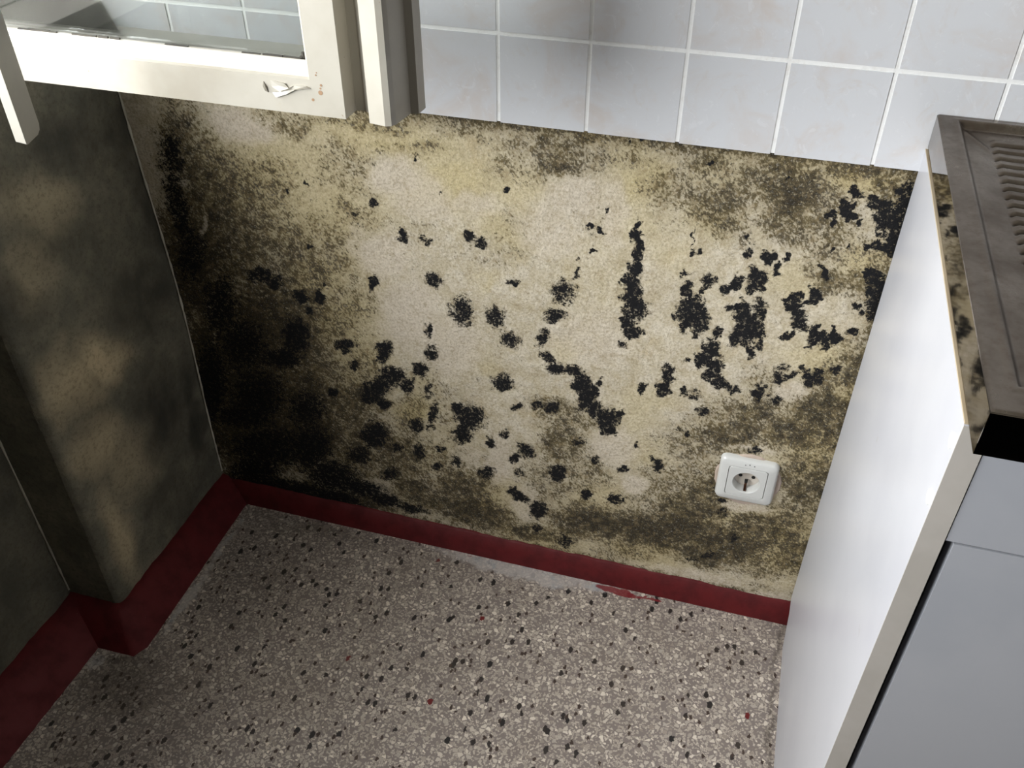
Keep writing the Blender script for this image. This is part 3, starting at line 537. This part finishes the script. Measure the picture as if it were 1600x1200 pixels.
adopt(box('false_front', W+.0196, XR-.0196, -D+.000, -D+.018, .7215, HC-.002, LAMF, bevel=.0012), cb)
xm = (W+XR)/2
for (a, b) in ((W+.0262, xm-.002), (xm+.002, XR-.003)):
    d_ = adopt(box('door', a, b, -D+.000, -D+.018, .112, .7190, LAMF, bevel=.0012), cb)
    hx = b-.04 if a < xm-.1 else a+.04
    hb_ = bmesh.new(); cyl(hb_, (hx, -D, .55), (0, -1, 0), .004, .022, 12); cyl(hb_, (hx, -D, .45), (0, -1, 0), .004, .022, 12); cyl(hb_, (hx, -D-.024, .43), (0, 0, 1), .005, .14, 14)
    h_ = from_bm('handle', hb_, STEEL, auto=.8); h_.parent = d_

# ---------------------------------------------------------------- steel sink top with ribbed drainboard
ZT = .878
sk = empty('sink_top', (W+.42, -.26, HC), 'stainless steel sink top with ribbed drainboard and folded rim, resting on the white cabinet', 'sink')
x0s, x1s, y0s, y1s = 1.0475, 1.905, -.5215, -.0095
gx = np.concatenate([np.arange(x0s, 1.50, .0016), np.arange(1.50, x1s, .004)]); gx = np.append(gx, x1s); gy = np.append(np.arange(y0s, y1s, .0016), y1s)
def sm(t): t = np.clip(t, 0, 1); return t*t*(3-2*t)
def sinkfn(X, Y):
    xi, yf, yb = 1.0665, y0s+.030, y1s-.014
    d = np.minimum(np.minimum(X-xi, Y-yf), yb-Y)
    z = ZT - .0065*sm(d/.007) + .0008*sm((d+.006)/.003)*(1-sm((d)/.003))
    # soft diagonal fold lines running in from the corners
    for (cx, cy, sy) in ((xi, yb, -1), (xi, yf, 1)):
        t = (X-cx); w = (Y-cy)*sy
        fold = np.exp(-((w-1.9*t)/.006)**2)*sm(t/.01)*sm((.034-t)/.01)
        z += .0012*fold
    ribx = sm((X-1.096)/.006)*sm((1.475-X)/.006)
    k = (Y+.055)/-.0170
    band = sm((k+.5)/.4)*sm((22.6-k)/.4)
    z += .0030*ribx*band*(1-2.2*np.clip(-np.cos(2*np.pi*k)-.15, 0, 1))
    # slight fall of the board
    z -= .003*sm(d/.05)
    # bowl
    db = np.minimum(np.minimum(X-1.52, 1.86-X), np.minimum(Y-(y0s+.06), (y1s-.05)-Y))
    z -= .026*sm(db/.02) 
    # rim roll at outer edge
    e = np.minimum(np.minimum(X-x0s, x1s-X), np.minimum(Y-y0s, y1s-Y))
    z -= .0014*(1-sm(e/.0022))
    return np.stack([X, Y, z], -1)
me, _, _ = grid_mesh('drainboard', gx, gy, sinkfn); adopt(link('drainboard', me, STEEL, smooth=True), sk)
zb = .8395
bm = bmesh.new()
def quad(a, b, z0, z1, th, nrm):
    n = 24
    rows = []
    for k in range(n+1):
        p = Vector(a).lerp(Vector(b), k/n)
        rows.append([bm.verts.new((p.x+nrm[0]*o, p.y+nrm[1]*o, z)) for z, o in ((z1, -.001), (z1-.0012, .0002), (z1-.02, .0003), (z0, .0), (z0, -th))])
    for p, q_ in zip(rows, rows[1:]):
        for i in range(4): bm.faces.new((p[i], q_[i], q_[i+1], p[i+1]))
quad((x0s, y1s), (x0s, y0s), zb, ZT-.0012, .004, (-1, 0)); quad((x0s, y0s), (x1s, y0s), zb, ZT-.0012, .004, (0, -1)); quad((x1s, y0s), (x1s, y1s), zb, ZT-.0012, .004, (1, 0)); quad((x1s, y1s), (x0s, y1s), zb, ZT-.0012, .004, (0, 1))
adopt(from_bm('folded_rim', bm, SKIRT, auto=.6), sk)
adopt(box('support_board', x0s+.006, x1s-.006, y0s+.036, y1s-.004, HC+.0012, HC+.012, CHIP), sk)

# ---------------------------------------------------------------- open window sash at upper left
zb1, zt1, yf = .9265, 1.66, -.308
ws = empty('casement_window', (.2, -.285, zb1), 'white glazed casement window swung open in front of the tiles, paint peeling at its corner', 'window')
def P(name, pts, z0, z1, mat, bevel=.0009):
    bm = bmesh.new(); prism(bm, pts, z0, z1); return adopt(from_bm(name, bm, mat, bevel=bevel), ws)
P('stile', [(.4690, yf), (.5010, yf), (.5015, yf+.022), (.5095, yf+.024), (.5200, yf+.016), (.5255, yf-.002), (.5420, yf-.005), (.5475, yf-.003), (.5500, yf+.002), (.5535, yf+.030), (.5610, yf+.031), (.5620, yf+.046), (.4690, yf+.046)], zb1, zt1, WPAINT)
P('stile', [(-.148, yf), (-.10, yf), (-.10, yf+.045), (-.148, yf+.045)], zb1, zt1, WPAINT)
# bottom rail with sloping glazing bead
bm = bmesh.new()
prof = [(yf, zb1), (yf, .9600), (yf+.0035, .9612), (yf+.011, .9735), (yf+.024, .9745), (yf+.045, .9745), (yf+.045, zb1)]
a_ = [bm.verts.new((-.10, y, z)) for y, z in prof]; b_ = [bm.verts.new((.4690, y, z)) for y, z in prof]; nn = len(prof)
bm.faces.new(a_); bm.faces.new(b_[::-1])
for i in range(nn): bm.faces.new((a_[i], b_[i], b_[(i+1) % nn], a_[(i+1) % nn]))
adopt(from_bm('bottom_rail', bm, WPAINT, bevel=.0008), ws)
P('top_rail', [(-.10, yf), (.469, yf), (.469, yf+.045), (-.10, yf+.045)], zt1-.05, zt1, WPAINT)
bm = bmesh.new(); prism(bm, [(.4700, yf+.001), (.4700, yf+.020), (.4618, yf+.020), (.4618, yf+.011)], .9610, zt1-.05); adopt(from_bm('glazing_bead', bm, WPAINT, bevel=.0006), ws)
adopt(box('window_pane', -.101, .4695, yf+.014, yf+.018, .970, zt1-.049, GLASS, bevel=0), ws)
# dark cracked putty line and crumbs at the foot of the pane
rn = random.Random(21); x = .15
def crack(*b_):
    bm = bmesh.new(); bx(bm, *b_); adopt(from_bm('putty_crack', bm, PUTTY), ws)
while x < .461:
    L = .008+rn.random()*.022; h = .0002+.0011*rn.random()*(1 if rn.random() < .6 else .3)
    if rn.random() < .8: crack(x, min(x+L, .462), yf+.0118, yf+.0138, .9735, .9740+h)
    x += L*(.9+.4*rn.random())
for k in range(3):
    x = .456+k*.002; crack(x, x+.003, yf+.0118, yf+.0139, .974, .976+.005*rn.random())
# peeling flakes of paint
def flake(pts, base, lift, name='paint_flake'):
    bm = bmesh.new(); n = len(pts)
    a_ = [bm.verts.new((x, yf-.0002-lift*abs(math.sin(i*1.7)), z)) for i, (x, z) in enumerate(pts)]; b_ = [bm.verts.new((x+.0003, yf+.0008, z-.0003)) for x, z in pts]
    c_ = bm.verts.new((sum(p[0] for p in pts)/n, yf-.0004, sum(p[1] for p in pts)/n))
    for i in range(n):
        bm.faces.new((a_[i], a_[(i+1) % n], c_)); bm.faces.new((a_[i], b_[i], b_[(i+1) % n], a_[(i+1) % n]))
    adopt(from_bm(name, bm, WPAINT), ws)
flake([(.4290, .9440), (.4440, .9490), (.4530, .9535), (.4650, .9540), (.4690, .9525), (.4540, .9500), (.4450, .9450), (.4330, .9405)], 0, .0028)
flake([(.4290, .9560), (.4440, .9545), (.4470, .9500), (.4380, .9462), (.4300, .9500)], 0, .0018)
flake([(.4215, .9540), (.4235, .9500), (.4250, .9440), (.4225, .9460), (.4205, .9500)], 0, .002)
RUST = plain('rust_spot', S(150, 120, 92), .8)
for (x, z, r_) in ((.4785, .9490, .0022), (.4800, .9560, .0012), (.4760, .9650, .0008), (.4770, .9672, .0006), (.4700, .9415, .0014), (.4790, .9530, .0009)):
    bm = bmesh.new(); cyl(bm, (x, yf+.0004, z), (0, -1, 0), r_, .0006, 16); adopt(from_bm('rust_spot', bm, RUST), ws)

# narrow upright bar hanging at the left edge of the view, from the window frame
bar = empty('window_bar', (.256, -.432, .93), 'narrow grey-white upright wooden bar with rounded lower end, cut by the left edge', 'window bar')
bm = bmesh.new(); pr = [(-.4460, .9300+.0005)]
prof = [(-.4455, 1.60), (-.4455, .9312), (-.4440, .9300), (-.4235, .9300), (-.4185, .9325), (-.4165, .9370), (-.4165, 1.60)]
nn = len(prof); xa = lambda y: .2560 + (y+.4165)*-.27
a_ = [bm.verts.new((xa(y), y, z)) for y, z in prof]; b_ = [bm.verts.new((xa(y)-.0125, y+.002, z)) for y, z in prof]
bm.faces.new(a_); bm.faces.new(b_[::-1])
for i in range(nn): bm.faces.new((a_[i], b_[i], b_[(i+1) % nn], a_[(i+1) % nn]))
BARM = paint_mat('grey_white_bar_paint', S(150, 146, 136), S(138, 134, 125), .4, .3)
adopt(from_bm('upright', bm, BARM, bevel=.0012), bar)
adopt(box('hanging_arm', -.152, .262, -.445, -.417, 1.60, 1.63, BARM), bar)
